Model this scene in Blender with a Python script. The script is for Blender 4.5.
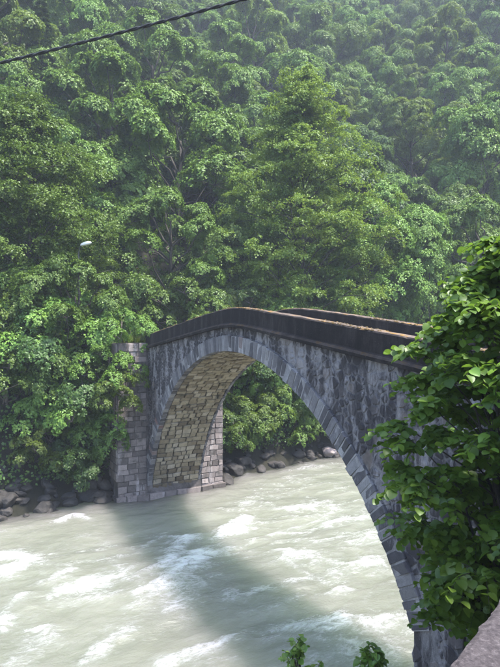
import bpy, math, random
import numpy as np
from mathutils import Vector

for o in list(bpy.data.objects):
    bpy.data.objects.remove(o)
SC = bpy.context.scene
COL = SC.collection
PI = math.pi

# ------------------------------------------------------------------ camera, sky, sun, exposure
FPX = 560.0                                   # focal length in pixels of a 500 x 667 picture
CAM = np.array([18.28, -9.07, 9.06])
YAW, PITCH = -1.0773, -0.0179
FWD = np.array([math.sin(YAW), math.cos(YAW)])
RGT = np.array([math.cos(YAW), -math.sin(YAW)])
cam_d = bpy.data.cameras.new('camera')
cam = bpy.data.objects.new('camera', cam_d)
COL.objects.link(cam)
cam.location = CAM
cam.rotation_euler = Vector((FWD[0]*math.cos(PITCH), FWD[1]*math.cos(PITCH), math.sin(PITCH))).to_track_quat('-Z', 'Y').to_euler()
cam_d.sensor_fit = 'VERTICAL'
cam_d.sensor_height = 24.0
cam_d.lens = FPX/667*24.0
cam_d.clip_start, cam_d.clip_end = 0.05, 2000
SC.camera = cam

SUN_DIR = Vector((0.28, 0.25, 0.93)).normalized()
world = bpy.data.worlds.new('World')
SC.world = world
world.use_nodes = True
wn = world.node_tree
sky = wn.nodes.new('ShaderNodeTexSky')
sky.sky_type = 'NISHITA'
sky.sun_disc = False
sky.sun_elevation = math.asin(SUN_DIR.z)
sky.sun_rotation = math.atan2(SUN_DIR.x, SUN_DIR.y)
sky.air_density, sky.dust_density, sky.ozone_density = 1.0, 1.6, 1.0
wn.nodes['Background'].inputs[1].default_value = 0.15
wn.links.new(sky.outputs[0], wn.nodes['Background'].inputs[0])
sun_d = bpy.data.lights.new('sun', 'SUN')
sun_d.energy = 2.7
sun_d.angle = math.radians(4.0)
sun_d.color = (1.0, 0.955, 0.88)
sun = bpy.data.objects.new('sun', sun_d)
COL.objects.link(sun)
sun.location = (40, 36, 133)
sun.rotation_euler = (-SUN_DIR).to_track_quat('-Z', 'Y').to_euler()
SC.view_settings.view_transform = 'Standard'
SC.view_settings.look = 'None'
SC.view_settings.gamma = 1
SC.view_settings.exposure = 2.15
SC.render.engine = 'CYCLES'
SC.cycles.use_denoising = True
SC.cycles.max_bounces = 5
SC.cycles.diffuse_bounces = 2
SC.cycles.glossy_bounces = 2
SC.cycles.transmission_bounces = 3
SC.cycles.volume_bounces = 0
SC.cycles.caustics_reflective = False
SC.cycles.caustics_refractive = False

# ------------------------------------------------------------------ helpers
def tag(o, label=None, cat=None, group=None, kind=None):
    if label: o['label'] = label
    if cat: o['category'] = cat
    if group: o['group'] = group
    if kind: o['kind'] = kind
    return o

def link(name, data, parent=None, loc=(0, 0, 0)):
    o = bpy.data.objects.new(name, data)
    COL.objects.link(o)
    o.parent = parent
    o.location = loc
    return o

def empty(name, loc=(0, 0, 0), rz=0.0):
    o = link(name, None, None, loc)
    o.rotation_euler = (0, 0, rz)
    o.empty_display_size = 0.3
    return o

class MB:
    """collects vertices and polygons for one mesh"""
    def __init__(self):
        self.v, self.f, self.n = [], [], 0
    def add(self, verts, faces):
        verts = np.asarray(verts, float).reshape(-1, 3)
        self.v.append(verts)
        for f in faces:
            self.f.append([int(i)+self.n for i in f])
        self.n += len(verts)
    def tube(self, pts, rad, sides=6):
        pts = np.asarray(pts, float)
        m = len(pts)
        rad = np.broadcast_to(np.asarray(rad, float), (m,))
        tan = np.gradient(pts, axis=0)
        tan /= np.linalg.norm(tan, axis=1)[:, None]+1e-9
        ref = np.array([0, 0, 1.0]) if abs(tan[:, 2]).mean() < 0.8 else np.array([1.0, 0, 0])
        a = np.cross(tan, ref); a /= np.linalg.norm(a, axis=1)[:, None]+1e-9
        b = np.cross(tan, a)
        th = np.linspace(0, 2*PI, sides, endpoint=False)
        V = pts[:, None]+rad[:, None, None]*(a[:, None]*np.cos(th)[None, :, None]+b[:, None]*np.sin(th)[None, :, None])
        F = [(i*sides+j, i*sides+(j+1) % sides, (i+1)*sides+(j+1) % sides, (i+1)*sides+j) for i in range(m-1) for j in range(sides)]
        F += [tuple(range(sides))[::-1], tuple((m-1)*sides+j for j in range(sides))]
        self.add(V.reshape(-1, 3), F)
    def mesh(self, name, mat, smooth=False):
        me = bpy.data.meshes.new(name)
        me.from_pydata(np.concatenate(self.v).tolist(), [], self.f)
        me.materials.append(mat)
        if smooth:
            me.polygons.foreach_set('use_smooth', [True]*len(me.polygons))
        me.update()
        return me

def quads_mesh(name, Q, mat, rnd=None, smooth=False, k=4):
    """Q: (n, k, 3) array, one separate polygon per row"""
    n = len(Q)
    me = bpy.data.meshes.new(name)
    me.vertices.add(n*k)
    me.vertices.foreach_set('co', np.ascontiguousarray(Q, dtype=np.float32).ravel())
    me.loops.add(n*k)
    me.loops.foreach_set('vertex_index', np.arange(n*k, dtype=np.int32))
    me.polygons.add(n)
    me.polygons.foreach_set('loop_start', np.arange(0, n*k, k, dtype=np.int32))
    me.update(calc_edges=True)
    if rnd is not None:
        at = me.attributes.new('rnd', 'FLOAT', 'FACE')
        at.data.foreach_set('value', rnd.astype(np.float32))
    me.materials.append(mat)
    return me

def grid_mesh(name, X, Y, Z, mat, smooth=True):
    ny, nx = X.shape
    V = np.stack([X, Y, Z], -1).reshape(-1, 3)
    i = np.arange(ny*nx).reshape(ny, nx)
    F = np.stack([i[:-1, :-1], i[:-1, 1:], i[1:, 1:], i[1:, :-1]], -1).reshape(-1, 4)
    me = bpy.data.meshes.new(name)
    me.vertices.add(len(V))
    me.vertices.foreach_set('co', V.astype(np.float32).ravel())
    me.loops.add(F.size)
    me.loops.foreach_set('vertex_index', F.astype(np.int32).ravel())
    me.polygons.add(len(F))
    me.polygons.foreach_set('loop_start', np.arange(0, F.size, 4, dtype=np.int32))
    me.update(calc_edges=True)
    if smooth:
        me.polygons.foreach_set('use_smooth', np.ones(len(F), dtype=bool))
    me.materials.append(mat)
    return me

def _hash(ix, iy, seed):
    h = (ix.astype(np.int64)*374761393+iy.astype(np.int64)*668265263+seed*1442695041) & 0xFFFFFFFF
    h = ((h ^ (h >> 13))*1274126177) & 0xFFFFFFFF
    h = h ^ (h >> 16)
    return (h & 0xFFFF)/65535.0

def vnoise(x, y, seed=0):
    x = np.asarray(x, float); y = np.asarray(y, float)
    ix, iy = np.floor(x), np.floor(y)
    fx, fy = x-ix, y-iy
    ux, uy = fx*fx*(3-2*fx), fy*fy*(3-2*fy)
    a, b = _hash(ix, iy, seed), _hash(ix+1, iy, seed)
    c, d = _hash(ix, iy+1, seed), _hash(ix+1, iy+1, seed)
    return (a*(1-ux)+b*ux)*(1-uy)+(c*(1-ux)+d*ux)*uy

def fbm(x, y, seed=0, octv=4):
    s, a, t = 0.0, 0.5, 0.0
    for k in range(octv):
        s = s+a*vnoise(x*2**k+k*17.3, y*2**k-k*9.1, seed+k); t += a; a *= 0.5
    return s/t

def ray_ground(px, py, z=0.0):
    """point at height z that the photograph shows at (px, py)"""
    u = np.array([(px-250)/FPX, -(py-333.5)/FPX])
    c, s = math.cos(PITCH), math.sin(PITCH)
    fw, up = c-u[1]*s, s+u[1]*c
    k = (z-CAM[2])/up
    p = CAM[:2]+k*(FWD*fw+RGT*u[0])
    return np.array([p[0], p[1], z])

def at_depth(px, depth):
    """ground plan position in line with picture column px at the given distance ahead"""
    return CAM[:2]+depth*FWD+(px-250)/FPX*depth*RGT

def smooth(a, b, x):
    t = np.clip((x-a)/(b-a), 0, 1)
    return t*t*(3-2*t)

# ------------------------------------------------------------------ materials
class Nt:
    def __init__(self, name):
        self.m = bpy.data.materials.new(name)
        self.m.use_nodes = True
        self.t = self.m.node_tree
        self.t.nodes.clear()
        self.out = self.t.nodes.new('ShaderNodeOutputMaterial')
    def n(self, typ, **kw):
        nd = self.t.nodes.new('ShaderNode'+typ)
        for k, v in kw.items():
            if k.startswith('i_'):
                key = k[2:]
                nd.inputs[int(key) if key.isdigit() else key].default_value = v
            else:
                setattr(nd, k, v)
        return nd
    def l(self, a, b):
        self.t.links.new(a, b)
    def noise(self, scale, detail=5, rough=0.6, vec=None, dist=0.0):
        nd = self.n('TexNoise')
        nd.inputs['Scale'].default_value = scale
        nd.inputs['Detail'].default_value = detail
        nd.inputs['Roughness'].default_value = rough
        nd.inputs['Distortion'].default_value = dist
        if vec is not None: self.l(vec, nd.inputs['Vector'])
        return nd.outputs['Fac']
    def ramp(self, fac, stops, interp='LINEAR'):
        r = self.n('ValToRGB')
        r.color_ramp.interpolation = interp
        e = r.color_ramp.elements
        while len(e) < len(stops): e.new(0.5)
        for k, (p, c) in enumerate(stops):
            e[k].position = p
            e[k].color = (*c, 1) if isinstance(c, tuple) else (c, c, c, 1)
        self.l(fac, r.inputs[0])
        return r.outputs[0]
    def mix(self, fac, a, b, mode='MIX'):
        m = self.n('MixRGB', blend_type=mode)
        for s, v in ((0, fac), (1, a), (2, b)):
            if isinstance(v, (int, float)): m.inputs[s].default_value = v
            elif isinstance(v, tuple): m.inputs[s].default_value = (*v, 1)
            else: self.l(v, m.inputs[s])
        return m.outputs[0]
    def math(self, op, a, b=0.0):
        m = self.n('Math', operation=op)
        for s, v in ((0, a), (1, b)):
            if isinstance(v, (int, float)): m.inputs[s].default_value = v
            else: self.l(v, m.inputs[s])
        return m.outputs[0]
    def pos(self, sx=1, sy=1, sz=1):
        g = self.n('NewGeometry')
        mp = self.n('Mapping')
        mp.inputs['Scale'].default_value = (sx, sy, sz)
        self.l(g.outputs['Position'], mp.inputs['Vector'])
        return mp.outputs[0]
    def principled(self, color, rough=0.85, bump=None, bstr=0.4, bdist=0.02, spec=0.3):
        p = self.n('BsdfPrincipled')
        p.inputs['Specular IOR Level'].default_value = spec
        if isinstance(rough, (int, float)): p.inputs['Roughness'].default_value = rough
        else: self.l(rough, p.inputs['Roughness'])
        if isinstance(color, tuple): p.inputs['Base Color'].default_value = (*color, 1)
        else: self.l(color, p.inputs['Base Color'])
        if bump is not None:
            b = self.n('Bump')
            b.inputs['Strength'].default_value = bstr
            b.inputs['Distance'].default_value = bdist
            self.l(bump, b.inputs['Height'])
            self.l(b.outputs[0], p.inputs['Normal'])
        self.l(p.outputs[0], self.out.inputs[0])
        return p

def stone_mat(name, stops, stain=0.0, stain_col=(0.5, 0.5, 0.5), moss=0.0, streak=(1.3, 1.3, 0.35), thr=0.55, bstr=0.5):
    t = Nt(name)
    oi = t.n('ObjectInfo')
    base = t.ramp(oi.outputs['Random'], stops)
    p = t.pos()
    fine = t.noise(26, 6, 0.7, p)
    mid = t.noise(5, 5, 0.65, p)
    c = t.mix(0.75, base, t.ramp(fine, [(0.25, 0.45), (0.75, 1.0)]), 'MULTIPLY')
    c = t.mix(0.6, c, t.ramp(mid, [(0.3, 0.45), (0.7, 1.0)]), 'MULTIPLY')
    if stain > 0:
        s = t.noise(1.6, 7, 0.72, t.pos(*streak), 0.4)
        m = t.ramp(s, [(thr, 0.0), (thr+0.11, 1.0)])
        m2 = t.math('MULTIPLY', m, t.ramp(t.noise(7, 8, 0.78, p, 0.6), [(0.32, 0.25), (0.55, stain)]))
        c = t.mix(m2, c, stain_col)
    if moss > 0:
        m = t.ramp(t.noise(2.3, 7, 0.7, t.pos(1.2, 1.0, 0.9)), [(0.56, 0.0), (0.68, moss)])
        c = t.mix(m, c, (0.03, 0.033, 0.022))
    bh = t.math('ADD', t.math('MULTIPLY', fine, 0.5), mid)
    t.principled(c, 0.9, bh, bstr, 0.035)
    return t.m

M = {}
M['voussoir'] = stone_mat('voussoir_stone', [(0.0, (0.085, 0.079, 0.085)), (0.45, (0.145, 0.135, 0.144)), (0.8, (0.235, 0.22, 0.225)), (0.97, (0.31, 0.295, 0.295)), (1.0, (0.21, 0.115, 0.10))], 0.75, (0.40, 0.385, 0.385), 0.0, (1.2, 1.2, 0.5), 0.58)
M['soffit'] = stone_mat('soffit_stone', [(0.0, (0.15, 0.115, 0.075)), (0.3, (0.30, 0.24, 0.16)), (0.7, (0.40, 0.335, 0.235)), (1.0, (0.48, 0.41, 0.32))], 0.0, moss=0.9)
M['rubble'] = stone_mat('rubble_stone', [(0.0, (0.040, 0.035, 0.039)), (0.5, (0.075, 0.066, 0.071)), (0.8, (0.13, 0.114, 0.115)), (1.0, (0.21, 0.172, 0.152))], 0.95, (0.25, 0.232, 0.238), 0.0, (1.3, 1.3, 0.42), 0.49)
M['block'] = stone_mat('abutment_stone', [(0.0, (0.13, 0.11, 0.10)), (0.5, (0.25, 0.21, 0.195)), (1.0, (0.40, 0.335, 0.31))], 0.5, (0.46, 0.42, 0.41), 0.8)

def mortar_mat(name, dark, light, lo, hi, streak, sc=1.1, dist=0.5):
    t = Nt(name)
    p = t.pos()
    s = t.noise(sc, 7, 0.72, t.pos(*streak), dist)
    c = t.mix(t.ramp(s, [(lo, 0.0), (hi, 1.0)]), dark, light)
    c = t.mix(0.7, c, t.ramp(t.noise(30, 5, 0.7, p), [(0.3, 0.45), (0.7, 1.0)]), 'MULTIPLY')
    t.principled(c, 0.95, t.noise(34, 6, 0.7, p), 0.7, 0.03)
    return t.m
M['mortar_light'] = mortar_mat('pale_mortar', (0.07, 0.063, 0.066), (0.28, 0.262, 0.268), 0.44, 0.58, (1.3, 1.3, 0.42), 1.6, 0.4)
M['mortar_ring'] = mortar_mat('ring_mortar', (0.20, 0.187, 0.19), (0.40, 0.38, 0.38), 0.4, 0.6, (1.3, 1.3, 0.42), 1.6, 0.4)
M['mortar_dark'] = mortar_mat('dark_mortar', (0.035, 0.03, 0.024), (0.13, 0.11, 0.085), 0.4, 0.75, (1, 1, 1))
M['mortar_pink'] = mortar_mat('abutment_mortar', (0.07, 0.06, 0.055), (0.24, 0.21, 0.2), 0.4, 0.7, (1, 1, 1))

def parapet_mat():
    t = Nt('weathered_parapet')
    p = t.pos()
    big = t.noise(1.2, 6, 0.7, t.pos(1.6, 1.6, 0.35), 0.3)
    c = t.ramp(big, [(0.3, (0.011, 0.009, 0.009)), (0.52, (0.021, 0.017, 0.0165)), (0.74, (0.065, 0.054, 0.051))])
    c = t.mix(0.6, c, t.ramp(t.noise(28, 6, 0.7, p), [(0.3, 0.4), (0.7, 1.0)]), 'MULTIPLY')
    sp = t.ramp(t.noise(42, 3, 0.6, p), [(0.68, 0.0), (0.74, 0.6)])
    c = t.mix(sp, c, (0.30, 0.28, 0.27))
    g = t.n('NewGeometry')
    sx = t.n('SeparateXYZ')
    t.l(g.outputs['Normal'], sx.inputs[0])
    up = t.ramp(sx.outputs[2], [(0.80, 0.0), (0.95, 1.0)])
    lich = t.ramp(t.noise(3.2, 7, 0.7, p), [(0.28, (0.025, 0.03, 0.012)), (0.42, (0.085, 0.062, 0.048)), (0.52, (0.15, 0.118, 0.10)), (0.60, (0.22, 0.12, 0.018)), (0.72, (0.08, 0.052, 0.032))])
    c = t.mix(t.math('MULTIPLY', up, t.ramp(t.noise(9, 5, 0.7, p), [(0.25, 0.4), (0.5, 1.0)])), c, lich)
    t.principled(c, 0.93, t.noise(20, 7, 0.75, p), 0.55, 0.03, 0.2)
    return t.m
M['parapet'] = parapet_mat()

def plain_noise(name, a, b, scale, rough=0.9, bump=0.5, bscale=None, bdist=0.03):
    t = Nt(name)
    p = t.pos()
    c = t.ramp(t.noise(scale, 7, 0.68, p), [(0.3, a), (0.7, b)])
    c = t.mix(0.5, c, t.ramp(t.noise(scale*7, 4, 0.7, p), [(0.3, 0.5), (0.7, 1.0)]), 'MULTIPLY')
    t.principled(c, rough, t.noise(bscale or scale*4, 7, 0.7, p), bump, bdist)
    return t.m
M['deck'] = plain_noise('deck_gravel', (0.12, 0.11, 0.10), (0.24, 0.22, 0.19), 2.0)
M['soil'] = plain_noise('forest_soil', (0.010, 0.011, 0.006), (0.030, 0.027, 0.016), 0.6, bdist=0.2)
M['rock'] = plain_noise('wet_rock', (0.02, 0.019, 0.018), (0.075, 0.066, 0.06), 1.6, 0.75, 0.8)
M['rock_pale'] = plain_noise('dry_rock', (0.25, 0.20, 0.19), (0.45, 0.38, 0.36), 3.0, 0.85, 0.7)
M['scar'] = plain_noise('bare_earth', (0.24, 0.17, 0.15), (0.40, 0.30, 0.27), 0.4, 0.95, 0.8)
M['bark'] = plain_noise('bark', (0.03, 0.026, 0.02), (0.085, 0.073, 0.06), 4.0, 0.9, 0.8)
M['bark_pale'] = plain_noise('pale_bark', (0.10, 0.085, 0.07), (0.24, 0.20, 0.17), 5.0, 0.9, 0.7)
M['asphalt'] = plain_noise('asphalt', (0.04, 0.04, 0.042), (0.07, 0.068, 0.066), 3.0)
M['cable'] = plain_noise('cable_sheath', (0.012, 0.012, 0.014), (0.03, 0.03, 0.032), 8.0, 0.6, 0.2)
M['pole_paint'] = plain_noise('dark_pole_paint', (0.03, 0.035, 0.03), (0.06, 0.065, 0.055), 6.0, 0.6, 0.1)
M['white_plastic'] = plain_noise('white_lamp_housing', (0.74, 0.74, 0.74), (0.82, 0.82, 0.82), 6.0, 0.4, 0.05)

def granite_mat():
    t = Nt('wall_top_granite')
    p = t.pos()
    c = t.ramp(t.noise(70, 6, 0.75, p), [(0.28, (0.035, 0.028, 0.03)), (0.45, (0.085, 0.070, 0.072)), (0.58, (0.135, 0.113, 0.114)), (0.72, (0.27, 0.235, 0.235))])
    c = t.mix(0.55, c, t.ramp(t.noise(7, 5, 0.7, p), [(0.3, 0.6), (0.7, 1.0)]), 'MULTIPLY')
    c = t.mix(t.ramp(t.noise(150, 3, 0.6, p), [(0.62, 0.0), (0.7, 0.7)]), c, (0.055, 0.045, 0.05))
    t.principled(c, 0.85, t.noise(90, 7, 0.78, p), 0.9, 0.012)
    return t.m
M['granite'] = granite_mat()

def leaf_mat(name, dark, mid, light, trans=0.24, tcol=(0.16, 0.26, 0.03), gloss=0.025, grough=0.5):
    t = Nt(name)
    a = t.n('Attribute', attribute_name='rnd')
    oi = t.n('ObjectInfo')
    f = t.math('ADD', t.math('MULTIPLY', a.outputs['Fac'], 0.55), t.math('MULTIPLY', oi.outputs['Random'], 0.45))
    c = t.ramp(f, [(0.1, dark), (0.5, mid), (0.92, light)])
    hs = t.n('HueSaturation')
    t.l(t.math('ADD', 0.485, t.math('MULTIPLY', oi.outputs['Random'], 0.03)), hs.inputs['Hue'])
    t.l(t.math('ADD', 0.85, t.math('MULTIPLY', oi.outputs['Random'], 0.25)), hs.inputs['Value'])
    t.l(c, hs.inputs['Color'])
    c = hs.outputs[0]
    d = t.n('BsdfDiffuse')
    t.l(c, d.inputs[0])
    tr = t.n('BsdfTranslucent')
    t.l(t.mix(0.6, c, tcol), tr.inputs[0])
    m1 = t.n('MixShader'); m1.inputs[0].default_value = trans
    t.l(d.outputs[0], m1.inputs[1]); t.l(tr.outputs[0], m1.inputs[2])
    g = t.n('BsdfGlossy'); g.inputs['Roughness'].default_value = grough
    g.inputs['Color'].default_value = (0.9, 0.95, 0.9, 1)
    m2 = t.n('MixShader'); m2.inputs[0].default_value = gloss
    t.l(m1.outputs[0], m2.inputs[1]); t.l(g.outputs[0], m2.inputs[2])
    t.l(m2.outputs[0], t.out.inputs[0])
    return t.m
M['leaf'] = leaf_mat('broad_leaf', (0.056, 0.111, 0.019), (0.104, 0.183, 0.027), (0.166, 0.253, 0.042))
M['leaf_yellow'] = leaf_mat('alder_leaf', (0.064, 0.110, 0.015), (0.113, 0.179, 0.025), (0.174, 0.241, 0.037), 0.4, (0.2, 0.28, 0.03))
M['leaf_dark'] = leaf_mat('dark_leaf', (0.034, 0.073, 0.016), (0.062, 0.119, 0.024), (0.093, 0.166, 0.034), 0.3)
M['needle'] = leaf_mat('spruce_needle', (0.012, 0.030, 0.016), (0.020, 0.045, 0.022), (0.032, 0.062, 0.03), 0.15)
M['leaf_near'] = leaf_mat('hazel_leaf', (0.057, 0.122, 0.017), (0.110, 0.205, 0.026), (0.194, 0.296, 0.041), 0.42, (0.17, 0.30, 0.03), 0.03, 0.45)

def water_mat():
    t = Nt('milky_river_water')
    a = t.n('Attribute', attribute_name='foam')
    p = t.pos()
    cl = t.noise(1.1, 8, 0.78, t.pos(1.0, 0.55, 1.0), 1.6)
    fine = t.noise(5.0, 8, 0.8, t.pos(1.0, 0.5, 1.0), 1.0)
    rid = t.math('SUBTRACT', 1.0, t.math('ABSOLUTE', t.math('SUBTRACT', t.math('MULTIPLY', t.noise(1.7, 6, 0.65, t.pos(1.0, 0.38, 1.0), 1.8), 2.0), 1.0)))
    lace = t.ramp(rid, [(0.80, 0.0), (0.99, 1.0)])
    a1 = t.math('MULTIPLY', a.outputs['Fac'], t.math('ADD', 0.05, t.math('MULTIPLY', t.ramp(t.noise(3.4, 10, 0.85, t.pos(1.0, 0.42, 1.0), 1.8), [(0.34, 0.0), (0.66, 1.0)]), 1.5)))
    f = t.math('ADD', a1, t.math('MULTIPLY', t.math('SUBTRACT', fine, 0.5), 0.95))
    f = t.math('ADD', f, t.math('MULTIPLY', lace, t.ramp(cl, [(0.42, 0.02), (0.66, 0.28)])))
    foam = t.ramp(f, [(0.20, 0.0), (0.44, 0.18), (0.70, 0.50), (1.1, 1.0)])
    base = t.ramp(t.noise(0.45, 6, 0.65, t.pos(1.0, 0.4, 1.0), 0.9), [(0.3, (0.142, 0.150, 0.117)), (0.7, (0.205, 0.212, 0.168))])
    c = t.mix(foam, base, (0.40, 0.415, 0.415))
    h = t.math('ADD', t.noise(2.6, 6, 0.62, t.pos(1.0, 0.5, 1.0), 0.5), t.math('MULTIPLY', t.noise(11, 5, 0.65, t.pos(1, 0.6, 1)), 0.25))
    r = t.ramp(foam, [(0.0, 0.16), (1.0, 0.7)])
    pr = t.principled(c, r, h, 0.55, 0.16, 0.5)
    pr.inputs['IOR'].default_value = 1.33
    pr.inputs['Subsurface Weight'].default_value = 1.0
    pr.inputs['Subsurface Radius'].default_value = (0.8, 1.0, 0.7)
    pr.inputs['Subsurface Scale'].default_value = 12.0
    return t.m
M['water'] = water_mat()

# ------------------------------------------------------------------ terrain and river
def far_bank(X, Y):
    """metres inland of the far water's edge"""
    off = 0.21*np.clip(Y-1.0, 0, 15)
    r = 16.0
    u = -X-10.0-off+r
    v = Y-44.0+r
    return np.where((u > 0) & (v > 0), np.hypot(np.maximum(u, 0), np.maximum(v, 0)), np.maximum(u, v))-r

def wall_x(Y):
    return 17.58-0.4*(np.minimum(Y, 3.0)+8.3)

def near_bank(X, Y):
    return X-np.maximum(wall_x(Y)-6.0, 9.7)

def terrain_z(X, Y):
    X = np.asarray(X, float); Y = np.asarray(Y, float)
    d = far_bank(X, Y)
    n1 = fbm(X*0.35, Y*0.35, 3)-0.5
    n2 = fbm(X*0.06, Y*0.06, 8)-0.5
    z = -1.4+1.5*smooth(-1.5, 0.4, d)+0.5*smooth(0.3, 1.2, d)
    z = z+6.7*smooth(0.9, 4.2, d)
    z = z+0.7*smooth(4, 9, d)+0.88*np.maximum(d-9.5, 0)+n2*np.clip(d-12, 0, 25)*0.5
    z = z+n1*1.2*smooth(0.2, 2.0, d)*(1-0.6*smooth(3, 4.5, d)*(1-smooth(9, 12, d)))
    e = near_bank(X, Y)
    zn = -1.4+1.6*smooth(-1.5, 0.3, e)+7.0*np.clip(e/6.2, 0, 1)**1.05+0.35*n1*smooth(0, 1.5, e)*(1-smooth(4.5, 5.8, e))
    zn = np.minimum(zn, 7.3)
    return np.where(e > -2.0, np.maximum(zn, -1.4), z)

def axis(parts):
    return np.concatenate([np.arange(a, b, s) for a, b, s in parts])
gx = axis([(-130, -60, 3.0), (-60, -16, 1.2), (-16, -9, 0.4), (-9, 9, 1.5), (9, 18, 0.5), (18, 75, 4.0)])
gy = axis([(-90, -25, 3.0), (-25, 24, 0.7), (24, 60, 1.4), (60, 156, 3.0)])
GX, GY = np.meshgrid(gx, gy)
GZ = terrain_z(GX, GY)
tag(link('ground', grid_mesh('ground', GX, GY, GZ, M['soil'])), 'dark wooded river banks and steep hillside soil', kind='structure')

# river: flowing along -Y under the bridge
wx = axis([(-17, 14.5, 0.11)])
wy = np.concatenate([np.arange(-34, -14, 0.3), np.arange(-14, 16, 0.11), np.arange(16, 48, 0.4)])
WX, WY = np.meshgrid(wx, wy)
foam = np.zeros_like(WX)
_w1, _w2 = fbm(WX*0.55, WY*0.4, 91)-0.5, fbm(WX*0.55, WY*0.4, 95)-0.5
_w3, _w4 = fbm(WX*1.9, WY*1.5, 97)-0.5, fbm(WX*1.9, WY*1.5, 99)-0.5
SX, SY = WX+1.0*_w1+0.6*_w3, WY+1.4*_w2+0.7*_w4
_amp = 0.25+1.35*smooth(0.3, 0.7, fbm(WX*1.2, WY*0.7, 103))
def streak(pts, width, amp):
    global foam
    P = np.array([ray_ground(px, py)[:2] for px, py in pts])
    best = np.full(WX.shape, 1e9)
    for a, b in zip(P[:-1], P[1:]):
        ab = b-a
        t = np.clip(((SX-a[0])*ab[0]+(SY-a[1])*ab[1])/(ab@ab), 0, 1)
        best = np.minimum(best, np.hypot(SX-a[0]-t*ab[0], SY-a[1]-t*ab[1]))
    foam = np.maximum(foam, amp*(0.9*_amp*np.exp(-(best/width)**2)+0.30*np.exp(-(best/(2.6*width))**2)))
streak([(250, 516), (232, 535), (205, 556), (182, 580), (170, 604)], 0.42, 0.62)
streak([(186, 541), (176, 556), (168, 574)], 0.5, 0.5)
streak([(192, 575), (218, 582), (236, 592)], 0.35, 0.35)
streak([(0, 558), (24, 555), (38, 560), (18, 570), (0, 573)], 0.42, 0.85)
streak([(38, 562), (60, 553), (90, 545)], 0.3, 0.35)
streak([(52, 524), (70, 518), (88, 520)], 0.3, 0.55)
streak([(0, 530), (30, 528), (66, 521)], 0.3, 0.25)
streak([(78, 592), (104, 580), (126, 574)], 0.5, 0.5)
streak([(60, 600), (90, 596)], 0.4, 0.3)
streak([(8, 630), (16, 612), (22, 600)], 0.3, 0.45)
streak([(20, 664), (34, 642), (40, 630)], 0.32, 0.6)
streak([(70, 666), (100, 646), (124, 628)], 0.22, 0.5)
streak([(160, 660), (200, 648), (250, 634)], 0.25, 0.42)
streak([(262, 636), (300, 628), (340, 620)], 0.3, 0.35)
streak([(280, 560), (330, 548), (372, 536)], 0.55, 0.33)
streak([(300, 510), (330, 505), (356, 512)], 0.7, 0.3)
streak([(355, 640), (385, 628), (408, 622)], 0.55, 0.42)
streak([(286, 472), (310, 468), (335, 464)], 0.4, 0.25)
streak([(232, 510), (252, 500)], 0.5, 0.22)
streak([(228, 600), (262, 590), (300, 580)], 0.22, 0.4)
streak([(250, 612), (290, 600), (345, 590)], 0.2, 0.38)
streak([(300, 535), (345, 522), (368, 520)], 0.22, 0.4)
streak([(310, 575), (350, 565), (390, 556)], 0.25, 0.42)
streak([(258, 545), (280, 536), (300, 530)], 0.2, 0.35)
streak([(120, 612), (140, 596), (158, 588)], 0.2, 0.35)
streak([(40, 588), (60, 578), (80, 570)], 0.18, 0.35)
streak([(110, 560), (140, 548), (160, 540)], 0.18, 0.3)
wrp = fbm(WX*0.35, WY*0.2, 21)
n_a = fbm(WX*0.9+wrp*3, WY*0.38+wrp*2, 31, 5)
ridge = 1-np.abs(2*n_a-1)
foam = foam+0.30*smooth(0.78, 0.98, ridge)*smooth(0.42, 0.6, fbm(WX*0.16, WY*0.11, 41))+0.10*(fbm(WX*0.25, WY*0.12, 47)-0.45)
foam = foam+0.06
WZ = 0.34*(fbm(WX*0.30, WY*0.16, 51)-0.5)+0.26*(fbm(WX*0.8+wrp*2, WY*0.42, 61)-0.5)+0.10*(fbm(WX*2.2, WY*1.3, 71)-0.5)+0.10*np.clip(foam-0.15, 0, 0.8)
river_me = grid_mesh('river', WX, WY, WZ, M['water'])
fa = river_me.attributes.new('foam', 'FLOAT', 'POINT')
fa.data.foreach_set('value', foam.astype(np.float32).ravel())
tag(link('river', river_me), 'milky green river with white foam streaks', kind='structure')

# ------------------------------------------------------------------ the bridge
RX, RZ, ZC = 10.40, 11.27, -3.23              # intrados ellipse
W = 2.92                                      # width
ZT = 9.65                                     # parapet top at the crown
XL, XR, ZS = -9.77, 9.10, 2.20                # faces of the far abutment and the near pier, near springing height
RING = 0.58
HP = 0.70

def top_z(X):
    X = np.asarray(X, float)
    s = np.where(X < 0, 0.131, 0.111)
    return ZT+0.05-s*(np.sqrt(X*X+1.1)-0.55)

def arc(t, off=0.0):
    """point on the arch curve, moved outwards by off"""
    t = np.asarray(t, float)
    x, z = -RX*np.cos(t), ZC+RZ*np.sin(t)
    nx, nz = -np.cos(t)/RX, np.sin(t)/RZ
    k = np.hypot(nx, nz)
    return np.stack([x+off*nx/k, z+off*nz/k], -1)

bridge = empty('stone_bridge')
tag(bridge, 'old humpbacked stone arch bridge spanning the river', 'bridge')

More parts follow.
